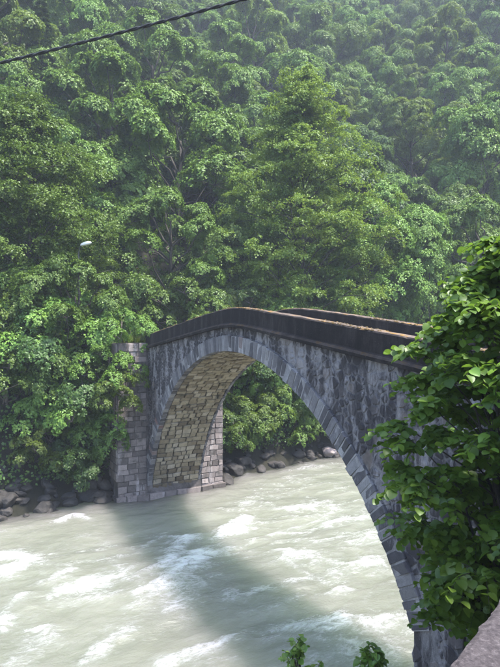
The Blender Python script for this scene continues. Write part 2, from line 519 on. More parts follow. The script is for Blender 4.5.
def stone_mesh(name, poly, place, depth, proud, bevel, rng, mat):
    """poly: (n, 2) outline in the face's own plane; place(u, v, w) -> xyz, w outwards"""
    poly = np.asarray(poly, float)
    c = poly.mean(0)
    n = len(poly)
    d = poly-c
    L = np.linalg.norm(d, axis=1)[:, None]
    inner = c+d*np.maximum(1-bevel/np.maximum(L, 1e-3), 0.3)
    inner = inner+rng.normal(0, bevel*0.22, inner.shape)
    tilt = rng.normal(0, proud*0.35, 2)/max(L.max(), 0.05)
    wf = proud+(inner-c)@tilt+rng.normal(0, bevel*0.15, n)
    back = [place(u, v, -depth) for u, v in poly]
    mid = [place(u, v, max(proud-bevel*0.9, 0.004)) for u, v in poly+rng.normal(0, bevel*0.1, poly.shape)]
    front = [place(u, v, w) for (u, v), w in zip(inner, wf)]
    V = np.array(back+mid+front)
    o = V.mean(0)
    F = []
    for i in range(n):
        j = (i+1) % n
        F.append((i, j, n+j, n+i))
        F.append((n+i, n+j, 2*n+j, 2*n+i))
    F.append(tuple(2*n+i for i in range(n)))
    return V-o, F, o

def add_stone(name, poly, place, depth, proud, bevel, rng, mat, parent):
    V, F, o = stone_mesh(name, poly, place, depth, proud, bevel, rng, mat)
    me = bpy.data.meshes.new(name)
    me.from_pydata(V.tolist(), [], F)
    me.materials.append(mat)
    return link(name, me, parent, o)

rng = np.random.default_rng(11)
tL = math.asin((0.0-ZC)/RZ)-0.02
tR = PI-math.asin((ZS-ZC)/RZ)

# barrel core (mortar and fill), with the soffit 3 cm behind the stones
core = MB()
ts = np.linspace(tL-0.02, tR+0.02, 90)
bot = arc(ts, 0.05)
Vc = []
for (x, z) in bot:
    dz = float(top_z(x))-HP-0.05
    for y in (0.22, W-0.10):
        Vc.append((x, y, z)); Vc.append((x, y, max(dz, z+0.3)))
Fc = []
for i in range(len(ts)-1):
    a, b = 4*i, 4*(i+1)
    Fc += [(a, a+2, b+2, b), (a+1, b+1, b+3, a+3), (a, b, b+1, a+1), (a+2, a+3, b+3, b+2)]
Fc += [(0, 1, 3, 2), (4*len(ts)-4, 4*len(ts)-2, 4*len(ts)-1, 4*len(ts)-3)]
core.add(Vc, Fc)
barrel = link('arch_barrel', core.mesh('arch_barrel', M['mortar_dark']), bridge)

# arc length table
tt = np.linspace(tL, tR, 2000)
pp = arc(tt)
al = np.concatenate([[0], np.cumsum(np.hypot(*np.diff(pp, axis=0).T))])
t_at = lambda s: float(np.interp(s, al, tt))
LEN = al[-1]

# voussoirs of both faces, each a wedge
ring_near = link('arch_ring', (lambda m: (m.add(*(lambda P, Q: (np.array([(x, y, z) for y in (-0.036, 0.21) for (x, z) in np.concatenate([P, Q])]),
    [(k*120+i, k*120+i+1, k*120+60+i+1, k*120+60+i) for k in (0, 1) for i in range(59)] +
    [(i, 120+i, 121+i, i+1) for i in range(59)] + [(60+i, 61+i, 181+i, 180+i) for i in range(59)]))(arc(np.linspace(tL, tR, 60), 0.016), arc(np.linspace(tL, tR, 60), RING-0.02))), m)[1])(MB()).mesh('arch_ring', M['mortar_ring']), bridge)
def ring(face):
    s = 0.0
    r = np.random.default_rng(5 if face else 6)
    while s < LEN-0.1:
        w = r.uniform(0.21, 0.31)
        e = min(s+w, LEN)
        if LEN-e < 0.12: e = LEN
        g = r.uniform(0.016, 0.032)
        t0, t1 = t_at(s+g), t_at(e-g)
        h = RING+r.normal(0, 0.012)
        lo = r.uniform(-0.003, 0.005)
        poly = [arc(t0, lo), arc(t1, lo), arc(t1, h), arc(t0, h)]
        if face:
            pl = lambda u, v, w_: (u, 0.0-w_, v)
        else:
            pl = lambda u, v, w_: (u, W+w_, v)
            poly = poly[::-1]
        add_stone('voussoir', poly[::-1], pl, 0.20 if face else 0.10, 0.05+r.uniform(-0.008, 0.012), 0.02, r, M['voussoir'], ring_near if face else barrel)
        s = e
ring(True)
ring(False)

# soffit stones: coursed, the half in view one by one, the rest joined
s = 0.0
joined = MB()
r = np.random.default_rng(21)
count = 0
T_SEEN = math.radians(100)
while s < LEN-0.1:
    w = r.uniform(0.23, 0.33)
    e = min(s+w, LEN)
    y = 0.215
    while y < W-0.17:
        ln = r.uniform(0.26, 0.52)
        y1 = y+ln
        if W-0.115-y1 < 0.22: y1 = W-0.115
        g = r.uniform(0.014, 0.032)
        poly = [(s+g, y+g), (e-g, y+g), (e-g, y1-g), (s+g, y1-g)]
        poly = [(a+r.normal(0, 0.013), b+r.normal(0, 0.018)) for a, b in poly]
        def pl(u, v, w_):
            q = arc(np.interp(u, al, tt), -w_)
            return (q[0], v, q[1])
        pr = r.uniform(0.0, 0.05)
        if t_at(s) < T_SEEN and count < 298:
            add_stone('soffit_stone', poly, pl, 0.14, pr, 0.024, r, M['soffit'], barrel)
            count += 1
        else:
            V, F, o = stone_mesh('x', poly, pl, 0.14, pr, 0.024, r, None)
            joined.add(V+o, F)
        y = y1
    s = e
tag(link('soffit_stones', joined.mesh('soffit_stones', M['soffit']), barrel), kind='stuff')

# rubble spandrel walls
def clip(poly, p, n):
    """keep the side of the line through p with (q-p).n <= 0"""
    out = []
    m = len(poly)
    for i in range(m):
        a, b = poly[i], poly[(i+1) % m]
        da, db = (a-p)@n, (b-p)@n
        if da <= 0: out.append(a)
        if (da < 0 < db) or (db < 0 < da):
            out.append(a+(b-a)*da/(da-db))
    return out

X_END = 14.3
def inside_spandrel(x, z, m=0.0):
    if z > float(top_z(x))-HP-m: return False
    if x < XL+m or x > X_END: return False
    if x > XR+0.0 and z < 1.0+m: return False
    if z < ZS and x < XR+0.1: return False
    # outside of the extrados
    k = math.hypot(x/(RX+RING), (z-ZC)/(RZ+RING))
    return k > 1.0+m/11 or z < ZS

def rubble(face, seed, size_l, size_r, parent, cap, stuff_name):
    r = np.random.default_rng(seed)
    sites = []
    tries = 0
    while tries < 26000:
        tries += 1
        x, z = r.uniform(XL, X_END), r.uniform(0.6, ZT)
        if not inside_spandrel(x, z, 0.04): continue
        f = smooth(-2, 6, x)
        d = (size_l*(1-f)+size_r*f)*r.uniform(0.55, 1.3)
        S_ = np.array(sites) if len(sites) % 12 == 0 or len(sites) < 12 else S_
        if len(sites) == 0 or (np.all((S_[:, 0]-x)**2+((S_[:, 1]-z)*1.35)**2 > (0.5*(d+S_[:, 2]))**2) and all((x-a)**2+((z-b)*1.35)**2 > (0.5*(d+c))**2 for a, b, c in sites[-12:])):
            sites.append((x, z, d))
    S = np.array(sites)
    jb = MB()
    made = []
    for i, (x, z, d) in enumerate(S):
        c = np.array([x, z])
        poly = [c+np.array(q)*0.62*np.array([1.0, 0.85]) for q in ((-1, -1), (1, -1), (1, 1), (-1, 1))]
        dist = np.hypot(S[:, 0]-x, S[:, 1]-z)
        for j in np.argsort(dist)[1:18]:
            q = S[j, :2]
            wgt = d/(d+S[j, 2])
            n = (q-c)/dist[j]
            poly = clip(poly, c+n*(dist[j]*wgt-r.uniform(0.008, 0.03)), n)
            if len(poly) < 3: break
        if len(poly) < 3: continue
        # parapet underside
        sl = -0.111 if x > 0 else 0.131
        nt = np.array([-sl, 1.0]); nt /= np.linalg.norm(nt)
        poly = clip(poly, np.array([x, float(top_z(x))-HP-0.01]), nt)
        # extrados
        if z >= ZS-0.3 and len(poly) >= 3:
            th = math.atan2((z-ZC)/RZ, -x/RX)
            q = arc(th, RING+0.02)
            n = arc(th, 0.0)-arc(th, 1.0)
            poly = clip(poly, q, n)
        if len(poly) >= 3: poly = clip(poly, np.array([XL+0.02, z]), np.array([-1.0, 0]))
        if z < ZS+0.4 and len(poly) >= 3: poly = clip(poly, np.array([XR+0.02, z]), np.array([-1.0, 0]))
        if len(poly) < 3: continue
        poly = np.array(poly)
        # merge corners that nearly coincide
        keep = [k for k in range(len(poly)) if np.linalg.norm(poly[k]-poly[k-1]) > 0.035]
        poly = poly[keep]
        if len(poly) < 3: continue
        out = []
        for q in range(len(poly)):
            a_, b_ = poly[q], poly[(q+1) % len(poly)]
            e_ = b_-a_
            L_ = np.linalg.norm(e_)
            out.append(a_+(poly.mean(0)-a_)*r.uniform(0.04, 0.16))
            if L_ > 0.10 and len(poly)+sum(1 for o_ in out if o_ is None) <= 9 and len(out) < 9:
                out.append((a_+b_)/2+r.normal(0, 0.05*L_, 2))
        poly = np.array(out)
        ar = 0.5*abs(np.sum(poly[:, 0]*np.roll(poly[:, 1], -1)-np.roll(poly[:, 0], -1)*poly[:, 1]))
        if ar < 0.006: continue
        made.append((ar, poly))
    made.sort(key=lambda q: -q[0])
    for k, (ar, poly) in enumerate(made):
        if face:
            pl = lambda u, v, w_: (u, 0.03-w_, v)
            poly = poly[::-1]
        else:
            pl = lambda u, v, w_: (u, W-0.03+w_, v)
        pr = r.uniform(0.006, 0.036)
        if face and k < cap:
            add_stone('rubble_stone', poly, pl, 0.10, pr, 0.03, r, M['rubble'], parent)
        else:
            V, F, o = stone_mesh('x', poly, pl, 0.10, pr, 0.03, r, None)
            jb.add(V+o, F)
    if jb.v:
        tag(link(stuff_name, jb.mesh(stuff_name, M['rubble']), parent), kind='stuff')

def spandrel_core(y0, y1):
    m = MB()
    V, F = [], []
    xs = np.concatenate([np.linspace(XL+0.02, XR, 70), [XR+0.01, X_END]])
    for x in xs:
        k = 1-(x/(RX+RING-0.1))**2
        zb = ZC+(RZ+RING-0.1)*math.sqrt(max(k, 0.0))
        if x > XR+0.005 or zb < ZS: zb = -0.5 if x > XR+0.005 else max(zb, 0.0)
        zt = float(top_z(x))-HP+0.02
        for y in (y0, y1):
            V += [(x, y, zb), (x, y, zt)]
    for i in range(len(xs)-1):
        a, b = 4*i, 4*i+4
        F += [(a, b, b+1, a+1), (a+2, a+3, b+3, b+2), (a, a+2, b+2, b), (a+1, b+1, b+3, a+3)]
    n = 4*len(xs)
    F += [(0, 1, 3, 2), (n-4, n-2, n-1, n-3)]
    m.add(V, F)
    return m
sp_near = link('spandrel_wall', spandrel_core(0.03, 0.26).mesh('spandrel_wall', M['mortar_light']), bridge)
sp_far = link('spandrel_wall', spandrel_core(W-0.26, W-0.03).mesh('spandrel_wall', M['mortar_light']), bridge)
rubble(True, 31, 0.20, 0.30, sp_near, 299, 'small_rubble')
rubble(False, 32, 0.42, 0.50, sp_far, 0, 'rubble_facing')

# coursed blocks on a rectangle: origin o, unit u (along) and v (up), n (outwards)
def coursed(o, u, v, n, lu, lv, parent, seed, h=(0.24, 0.36), l=(0.28, 0.6), mat='block', name='block', proud=(0.02, 0.06)):
    r = np.random.default_rng(seed)
    o, u, v, n = (np.array(q, float) for q in (o, u, v, n))
    z = 0.0
    while z < lv-0.05:
        hh = r.uniform(*h)
        z1 = z+hh
        if lv-z1 < h[0]*0.7: z1 = lv
        a = 0.0
        while a < lu-0.02:
            b = a+r.uniform(*l)
            if lu-b < l[0]*0.7: b = lu
            g = r.uniform(0.008, 0.018)
            poly = [(a+g, z+g), (b-g, z+g), (b-g, z1-g), (a+g, z1-g)]
            poly = [(p+r.normal(0, 0.012), q+r.normal(0, 0.012)) for p, q in poly]
            pl = lambda p, q, w_: tuple(o+u*p+v*q+n*w_)
            if np.dot(np.cross(u, v), n) < 0: poly = poly[::-1]
            add_stone(name, poly, pl, 0.08, r.uniform(*proud), 0.026, r, M[mat], parent)
            a = b
        z = z1

def box_mesh(name, x0, x1, y0, y1, z0, z1, mat):
    m = MB()
    m.add([(x, y, z) for z in (z0, z1) for y in (y0, y1) for x in (x0, x1)],
          [(0, 2, 3, 1), (4, 5, 7, 6), (0, 1, 5, 4), (2, 6, 7, 3), (0, 4, 6, 2), (1, 3, 7, 5)])
    return m.mesh(name, mat)

PN, PF, AT = 1.6, 1.38, 8.05
ab = link('abutment', box_mesh('abutment', -15.5, XL-0.02, -PN, W+PF, -1.2, AT, M['mortar_pink']), bridge)
coursed((XL-0.02, -PN, -0.3), (0, 1, 0), (0, 0, 1), (1, 0, 0), PN-0.08, AT+0.3, ab, 41)
coursed((XL-0.02, W+0.08, -0.3), (0, 1, 0), (0, 0, 1), (1, 0, 0), PF-0.08, 7.5, ab, 42)
coursed((-13.2, -PN, 1.0), (1, 0, 0), (0, 0, 1), (0, -1, 0), -13.2*-1+XL-0.02, AT-1.0, ab, 43, (0.36, 0.5), (0.5, 0.95))
# footing course at the water
coursed((XL+0.10, -PN-0.12, -0.5), (0, 1, 0), (0, 0, 1), (1, 0, 0), W+PN+PF+0.24, 0.72, ab, 44, (0.30, 0.40), (0.5, 0.9), 'block', 'footing_stone', (0.02, 0.10))
link('footing', box_mesh('footing', -11, XL+0.10, -PN-0.12, W+PF+0.12, -1.2, 0.20, M['mortar_pink']), bridge)

# near pier below the springing: dark coursed face towards the channel
pier = link('pier', box_mesh('pier', XR+0.05, X_END-0.3, 0.27, W-0.27, -1.3, float(top_z(X_END))-HP-0.2, M['mortar_dark']), bridge)
coursed((XR+0.05, 0.06, -0.6), (0, 1, 0), (0, 0, 1), (-1, 0, 0), W-0.12, ZS+0.55, pier, 45, (0.30, 0.45), (0.4, 0.8), 'rubble', 'pier_stone', (0.03, 0.10))

# parapets: swept section with a ledge along the foot
def parapet(y_out, y_in, seed):
    s = 1 if y_in > y_out else -1
    prof = [(y_out-s*0.13, -HP-0.02), (y_out-s*0.145, -HP+0.07), (y_out-s*0.06, -HP+0.125), (y_out-s*0.025, -HP+0.16),
            (y_out-s*0.02, -0.32), (y_out-s*0.02, -0.045), (y_out+s*0.02, -0.008), (y_out+s*0.10, 0.006), (y_in-s*0.10, 0.008), (y_in-s*0.02, -0.01), (y_in+s*0.01, -0.05),
            (y_in, -HP-0.02)]
    xs = np.arange(-10.4, 14.01, 0.12)
    n = len(prof)
    V = []
    for x in xs:
        zt = float(top_z(x))
        for k, (y, dz) in enumerate(prof):
            j = 0.022*(float(fbm(x*1.9+k*7.7, k*3.1+seed, seed, 3))-0.5)
            j2 = 0.030*(float(fbm(x*2.6+40, k*0.5+seed, seed+5, 3))-0.5)
            V.append((x, y+j, zt+dz+(j2 if 3 < k < 11 else j*0.5)))
    F = []
    for i in range(len(xs)-1):
        for k in range(n):
            k2 = (k+1) % n
            q = (i*n+k, i*n+k2, (i+1)*n+k2, (i+1)*n+k)
            F.append(q if s < 0 else q[::-1])
    F += [tuple(range(n)), tuple((len(xs)-1)*n+k for k in range(n))[::-1]]
    m = MB(); m.add(V, F)
    return link('parapet', m.mesh('parapet', M['parapet']), bridge)
pa_near = parapet(0.0, 0.36, 3)
pa_far = parapet(W, W-0.36, 9)
dm = MB()
xs = np.arange(-10.4, 14.01, 0.4)
dm.add([(x, y, float(top_z(x))-HP+0.02) for x in xs for y in (0.3, W-0.3)], [(2*i, 2*i+2, 2*i+3, 2*i+1) for i in range(len(xs)-1)])
link('deck', dm.mesh('deck', M['deck']), bridge)

# moss and lichen cushions along the top of the parapets
def cushions(y0, y1, seed, parent):
    r = np.random.default_rng(seed)
    m = MB()
    for k in range(900):
        x = r.uniform(-10.2, 13.8)
        if fbm(x*0.8, seed, 5, 3) < 0.44: continue
        y = r.choice([y0+r.uniform(-0.015, 0.10), y1-r.uniform(0, 0.1), r.uniform(y0, y1)])
        z = float(top_z(x))-0.012
        a, h = r.uniform(0.015, 0.045), r.uniform(0.012, 0.035)
        th = np.linspace(0, 2*PI, 6, endpoint=False)+r.uniform(0, 1)
        V = [(x+a*1.3*math.cos(q), y+a*math.sin(q), z) for q in th]+[(x+a*0.8*math.cos(q), y+0.6*a*math.sin(q), z+h*0.8) for q in th]+[(x, y, z+h)]
        F = [(i, (i+1) % 6, 6+(i+1) % 6, 6+i) for i in range(6)]+[(6+i, 6+(i+1) % 6, 12) for i in range(6)]
        m.add(V, F)
    tag(link('moss', m.mesh('moss', M['moss'], True), parent), kind='stuff')
M['moss'] = plain_noise('moss', (0.03, 0.028, 0.01), (0.13, 0.08, 0.028), 3.0, 0.95, 0.6)
cushions(0.0, 0.34, 3, pa_near)
cushions(W-0.34, W, 4, pa_far)

# ------------------------------------------------------------------ trees
def leaf_quads(P, N, A, size, rng, width=0.74, fold=0.18, rand=0.35):
    """diamond leaves at P with normal N, pointing along A"""
    n = len(P)
    N = N/(np.linalg.norm(N, axis=1)[:, None]+1e-9)
    A = A-(A*N).sum(1)[:, None]*N
    A /= np.linalg.norm(A, axis=1)[:, None]+1e-9
    B = np.cross(N, A)
    s = (size*rng.uniform(1-rand, 1+rand, n))[:, None]
    w = s*width*0.5
    mid = P+A*s*0.45-N*s*fold*0.0
    return np.stack([P, mid-B*w+N*s*fold, P+A*s-N*s*fold*0.4, mid+B*w+N*s*fold], 1)

def build_tree(seed, H, CW, base=0.22, limbs=26, leaf=0.12, per_twig=24, twigs=11, pads_per=5, pad=0.12, shape=0.8, droop=0.15, mat='leaf', bark='bark', flat=0.36, stems=1, lean=0.03):
    """a broad-leaved tree, base at the origin; returns (wood mesh, crown mesh)"""
    r = np.random.default_rng(seed)
    wood = MB()
    pads = []
    for st in range(stems):
        k = np.linspace(0, 1, 9)
        ang = r.uniform(0, 2*PI)
        spread = (0.0 if stems == 1 else CW*0.22)
        wob = r.normal(0, lean*H*0.35, (9, 2)).cumsum(0)*0.35
        tr = np.stack([wob[:, 0]*k+math.cos(ang)*spread*k, wob[:, 1]*k+math.sin(ang)*spread*k, k*H*0.93], 1)
        tr[0, 2] = -0.6
        rad = H*0.011*(1-k)**1.1/(stems**0.5)+0.012
        rad[0] *= 1.5
        wood.tube(tr, rad, 8)
        nl = limbs//stems
        for i in range(nl):
            hh = (i+r.uniform(0.1, 0.9))/nl
            prof = math.sin(PI*min(max(hh, 0.02), 0.99)**shape)**0.62
            rr = CW*0.5*prof*r.uniform(0.72, 1.16)
            az = i*2.39996+r.normal(0, 0.35)+ang
            zt = (base+(1-base)*hh)*H*r.uniform(0.97, 1.03)
            z0 = max(zt-rr*r.uniform(0.5, 0.95), base*H*0.7)
            f0 = z0/(H*0.93)
            st0 = np.array([np.interp(f0, k, tr[:, 0]), np.interp(f0, k, tr[:, 1]), min(z0, H*0.9)])
            q = np.linspace(0, 1, 6)[:, None]
            dirv = np.array([math.cos(az), math.sin(az), 0])
            endp = st0+dirv*rr
            endp[2] = zt
            pt = st0+(endp-st0)*q
            pt[:, 2] = st0[2]+(zt-st0[2])*(q[:, 0]**0.75)-droop*rr*q[:, 0]**3
            pt[1:, :2] += r.normal(0, 0.04*rr, (5, 2))
            wood.tube(pt, H*0.0035*(1-q[:, 0]*0.85)*(1-hh*0.5)+0.006, 5)
            for j in range(pads_per):
                f = min(1.0, 0.20+0.80*(j+r.uniform(0.2, 1))/pads_per)
                c = np.array([np.interp(f, q[:, 0], pt[:, a]) for a in range(3)])
                side = r.normal(0, 0.20*rr+0.12)
                c += np.array([-math.sin(az)*side, math.cos(az)*side, r.normal(0, 0.05*CW)])
                pads.append((c, CW*pad*r.uniform(0.65, 1.3), az))
                if r.random() < 0.6:
                    wood.tube([pt[int(f*4)], c+[0, 0, -0.05]], [0.02, 0.008], 4)
        for j in range(5):
            pads.append((tr[-1]+np.array([r.normal(0, CW*0.05), r.normal(0, CW*0.05), r.uniform(-0.05, 0.05)*H]), CW*pad*r.uniform(0.6, 1.0), r.uniform(0, 6)))
    P, N, A = [], [], []
    for c, R, az in pads:
        n = twigs*per_twig
        th = np.repeat(r.uniform(0, 2*PI, twigs), per_twig)
        ln = np.repeat(r.uniform(0.55, 1.15, twigs), per_twig)*R
        f = r.random(n)**0.7
        up = np.repeat(r.normal(0.1, 0.22, twigs), per_twig)
        rad = f*ln
        jit = r.normal(0, 0.085*R, (n, 3))
        x = np.cos(th)*rad; y = np.sin(th)*rad
        z = flat*R*(1-f*f*1.1)+up*rad
        out = math.cos(az)*x+math.sin(az)*y
        z = z-0.22*out
        P.append(c+np.stack([x, y, z], 1)+jit)
        dome = np.stack([np.cos(th)*f*0.55, np.sin(th)*f*0.55, np.full(n, 1.0)], 1)
        dome[:, 0] += 0.25*math.cos(az); dome[:, 1] += 0.25*math.sin(az)
        N.append(dome+r.normal(0, 0.42, (n, 3)))
        A.append(np.stack([np.cos(th), np.sin(th), np.full(n, -0.35)], 1)+r.normal(0, 0.5, (n, 3)))
    P, N, A = np.concatenate(P), np.concatenate(N), np.concatenate(A)
    Q = leaf_quads(P, N, A, leaf, r)
    crown = quads_mesh('crown', Q, M[mat], r.random(len(Q)))
    return wood.mesh('trunk', M[bark], True), crown

def build_lobed(seed, H, CW, base=0.25, lobes=15, pads=17, leaves=150, leaf=0.24, mat='leaf', bark='bark', top=1.0, wide=0.5):
    """a full, billowing broad-leaved tree: limbs carry lobes, lobes carry leafy pads"""
    r = np.random.default_rng(seed)
    wood = MB()
    k = np.linspace(0, 1, 7)
    wob = r.normal(0, 0.02*H, (7, 2)).cumsum(0)*0.5
    tr = np.stack([wob[:, 0]*k, wob[:, 1]*k, k*H*0.72], 1)
    tr[0, 2] = -0.8
    wood.tube(tr, H*0.018*(1-k*0.75)+0.02, 8)
    P, N, A = [], [], []
    for i in range(lobes):
        hh = (i+r.uniform(0.2, 0.8))/lobes
        u = hh*1.55-0.55                       # -0.55 .. 1
        rr = CW*0.5*math.sqrt(max(1-u*u, 0.02))*r.uniform(0.6, 0.95)
        az = i*2.39996+r.normal(0, 0.4)
        rl = CW*r.uniform(0.125, 0.215)*(1.0-0.2*max(u, 0))
        zc = H*(base+(1-base)*(0.36+0.55*u*top))-rl*0.1
        zc = min(zc, H-rl*0.85)
        c = np.array([math.cos(az)*rr, math.sin(az)*rr, zc])
        z0 = min(max(zc-rr*r.uniform(0.6, 1.1), base*H*0.6), H*0.6)
        f0 = z0/(H*0.72)
        s0 = np.array([np.interp(f0, k, tr[:, 0]), np.interp(f0, k, tr[:, 1]), z0])
        q = np.linspace(0, 1, 5)[:, None]
        lim = s0+(c-s0)*q
        lim[1:-1] += r.normal(0, 0.05*rr+0.05, (3, 3))
        wood.tube(lim, H*0.007*(1-q[:, 0]*0.75)+0.006, 5)
        for j in range(pads):
            v = r.normal(0, 1, 3); v[2] = abs(v[2])*1.2-0.15*r.random(); v /= np.linalg.norm(v)
            pc = c+v*rl*np.array([1, 1, 0.85])*r.uniform(0.72, 1.12)
            pr = rl*r.uniform(0.30, 0.55)
            nrm = v*1.0+np.array([0, 0, 0.42]); nrm /= np.linalg.norm(nrm)
            a = np.cross(nrm, [0.3, 0.2, 1.0]); a /= np.linalg.norm(a)
            b = np.cross(nrm, a)
            if j % 3 == 0: wood.tube([c, pc], [0.025, 0.008], 4)
            n = leaves
            tw = 9
            th = r.uniform(0, 2*PI, tw)[r.integers(0, tw, n)]+r.normal(0, 0.14, n)
            f = r.random(n)**0.6
            x = np.cos(th)*f*pr; y = np.sin(th)*f*pr
            w = 0.30*pr*(1-1.4*f*f)+r.normal(0, 0.10*pr, n)
            P.append(pc+x[:, None]*a+y[:, None]*b+w[:, None]*nrm-np.array([0, 0, 0.12])*pr*f[:, None])
            N.append(nrm+0.5*(np.cos(th)*f)[:, None]*a+0.5*(np.sin(th)*f)[:, None]*b+r.normal(0, 0.33, (n, 3)))
            A.append(np.cos(th)[:, None]*a+np.sin(th)[:, None]*b-np.array([0, 0, 0.15])+r.normal(0, 0.6, (n, 3)))
    P, N, A = np.concatenate(P), np.concatenate(N), np.concatenate(A)
    Q = leaf_quads(P, N, A, leaf, r)
    return wood.mesh('trunk', M[bark], True), quads_mesh('crown', Q, M[mat], r.random(len(Q)))

def build_spruce(seed, H, CW):
    r = np.random.default_rng(seed)
    wood = MB()
    k = np.linspace(0, 1, 8)
    wood.tube(np.stack([0*k, 0*k, k*H-0.5*(k == 0)], 1), H*0.014*(1-k)+0.02, 7)
    P, N, A = [], [], []
    for w in range(26):
        hh = (w+0.5)/26
        z0 = H*(0.12+0.86*hh)
        R = CW*0.5*(1-hh)**0.85+0.15
        nb = 7
        for b in range(nb):
            az = r.uniform(0, 2*PI)
            L = R*r.uniform(0.75, 1.15)
            n = int(60+150*(1-hh))
            f = r.random(n)**0.6
            side = r.normal(0, 1, n)*0.13*L*(1.1-f)
            x = math.cos(az)*L*f-math.sin(az)*side
            y = math.sin(az)*L*f+math.cos(az)*side
            z = z0-0.30*L*f+0.12*L*f**3-np.abs(side)*0.4+r.normal(0, 0.05, n)
            P.append(np.stack([x, y, z], 1))
            N.append(np.stack([0*x, 0*x, 0*x+1], 1)+r.normal(0, 0.4, (n, 3)))
            A.append(np.stack([math.cos(az)-math.sin(az)*np.sign(side), math.sin(az)+math.cos(az)*np.sign(side), 0*x-0.5], 1))
            wood.tube([(0, 0, z0), (math.cos(az)*L*0.9, math.sin(az)*L*0.9, z0-0.2*L)], [0.035, 0.008], 4)
    P, N, A = np.concatenate(P), np.concatenate(N), np.concatenate(A)
    Q = leaf_quads(P, N, A, 0.30, r, 0.3, 0.05)
    return wood.mesh('trunk', M['bark'], True), quads_mesh('crown', Q, M['needle'], r.random(len(Q)))

def place_tree(name, meshes, xy, z, rz, sc, label, group=None, tilt=(0, 0), cat='tree', crown_name='crown', trunk_name='trunk'):
    o = empty(name, (xy[0], xy[1], z), rz)
    o.scale = sc if isinstance(sc, tuple) else (sc, sc, sc)
    o.rotation_euler = (tilt[0], tilt[1], rz)
    tag(o, label, cat, group)
    link(trunk_name, meshes[0], o)
    link(crown_name, meshes[1], o)
    return o

def gz(xy):
    return float(terrain_z(xy[0], xy[1]))

# the trees along the far bank, nearest to the river
alder = build_tree(101, 18, 12.4, 0.06, 64, 0.135, 22, 12, 9, 0.074, 0.62, 0.05, 'leaf_yellow', flat=0.34)
walnut = build_tree(102, 14.5, 11.5, 0.05, 56, 0.135, 21, 12, 9, 0.078, 0.70, 0.08, 'leaf', flat=0.36)
ash = build_lobed(103, 12, 9.0, 0.10, 22, 20, 210, 0.135, 'leaf')
bush_a = build_lobed(104, 4.2, 5.4, 0.04, 15, 14, 150, 0.115, 'leaf', 'bark_pale', 0.9)
bush_b = build_lobed(105, 3.4, 4.6, 0.04, 14, 14, 140, 0.11, 'leaf_yellow', 'bark_pale', 0.9)
bush_c = build_lobed(106, 3.8, 5.2, 0.04, 14, 14, 140, 0.115, 'leaf_dark', 'bark_pale', 0.9)
front = []                                    # ground positions already taken
def put(name, meshes, px, depth, ytop, nominal, label, rz, wide=1.0, group=None, base_z=None, cat='tree'):
    xy = at_depth(px, depth)
    z = gz(xy)-0.15 if base_z is None else base_z
    zt = CAM[2]+(323.5-ytop)/FPX*depth
    s = max((zt-z)/nominal, 0.2)
    front.append((xy[0], xy[1], 3.5*s))
    return place_tree(name, meshes, xy, z, rz, (s*wide, s*wide, s), label, group, cat=cat)
put('alder_tree', alder, 302, 42, 92, 17.6, 'tall yellow-green tree rising right behind the crown of the bridge', 0.4)
put('broadleaf_tree', walnut, 28, 33.5, 112, 14.2, 'big spreading tree overhanging the bank beside the abutment', 1.1, 1.05)
put('broadleaf_tree', ash, 168, 40, 188, 11.8, 'rounded tree behind the low end of the bridge parapet', 2.0, 1.0)
put('young_tree', ash, 70, 29.9, 254, 11.8, 'young tree hiding the pole of the street lamp', 2.6, 0.95)
put('broadleaf_tree', ash, 108, 45, 158, 11.8, 'dark-gapped tree between the street lamp and the rounded tree', 4.2, 1.1)
put('broadleaf_tree', ash, 232, 44, 208, 11.8, 'slender tree filling the gap beside the tall yellow-green tree', 5.3, 0.85)
put('broadleaf_tree', ash, 372, 47, 186, 11.8, 'bushy tree on the upstream side of the tall yellow-green tree', 0.2, 1.05)
put('young_tree', ash, 418, 46, 212, 11.8, 'slim young tree with pale leaves above the far parapet', 3.3, 0.75)
put('broadleaf_tree', ash, 478, 50, 196, 11.8, 'tree on the far slope behind the hazel bush', 1.6, 1.0)
put('broadleaf_tree', walnut, -30, 38, 150, 14.2, 'tree standing behind the big spreading bank tree', 3.9, 1.0)

# bushes on the far bank
def shrub(meshes, px, depth, z, s, rz, label, group=None, wide=1.0):
    xy = at_depth(px, depth)
    g = gz(xy)
    z = g-0.2 if z is None else z
    if group: label = {bush_a: 'mid-green ', bush_b: 'yellow-green ', bush_c: 'dark green '}[meshes]+('large ' if s > 1.05 else 'small ')+label
    return place_tree('bush', meshes, xy, z, rz, (s*wide, s*wide, s), label, group, cat='bush')
rb = random.Random(4)
BL, BG = 'leafy bush overhanging the far bank downstream of the bridge', 'bushes on the far bank downstream'
for px, dp, s in ((6, 27.4, 1.0), (34, 28.4, 1.15), (66, 28.0, 1.0), (88, 28.6, 0.9), (20, 29.5, 1.2), (52, 29.8, 1.2), (82, 29.4, 1.1), (4, 31, 1.2), (105, 30.2, 1.0), (100, 29.2, 0.75), (-18, 28.0, 1.1), (-34, 28.6, 1.2), (70, 31.5, 1.1), (84, 27.6, 0.8), (48, 27.3, 0.8)):
    shrub(rb.choice([bush_a, bush_b, bush_c]), px, dp+(1.3 if dp < 29.2 else 0.6), None, s, rb.uniform(0, 6), BL, BG)
shrub(bush_b, 114, 28.3, 4.6, 0.75, 1.0, 'bush pressed against the downstream corner of the abutment')
shrub(bush_a, 121, 29.3, 7.3, 0.62, 0.3, 'bush on the flat top of the abutment')
shrub(bush_a, 108, 28.6, 5.6, 0.62, 2.0, 'bush drooping over the top corner of the abutment')
UL, UG = 'bush on the far bank seen through the arch', 'bushes on the far bank upstream'
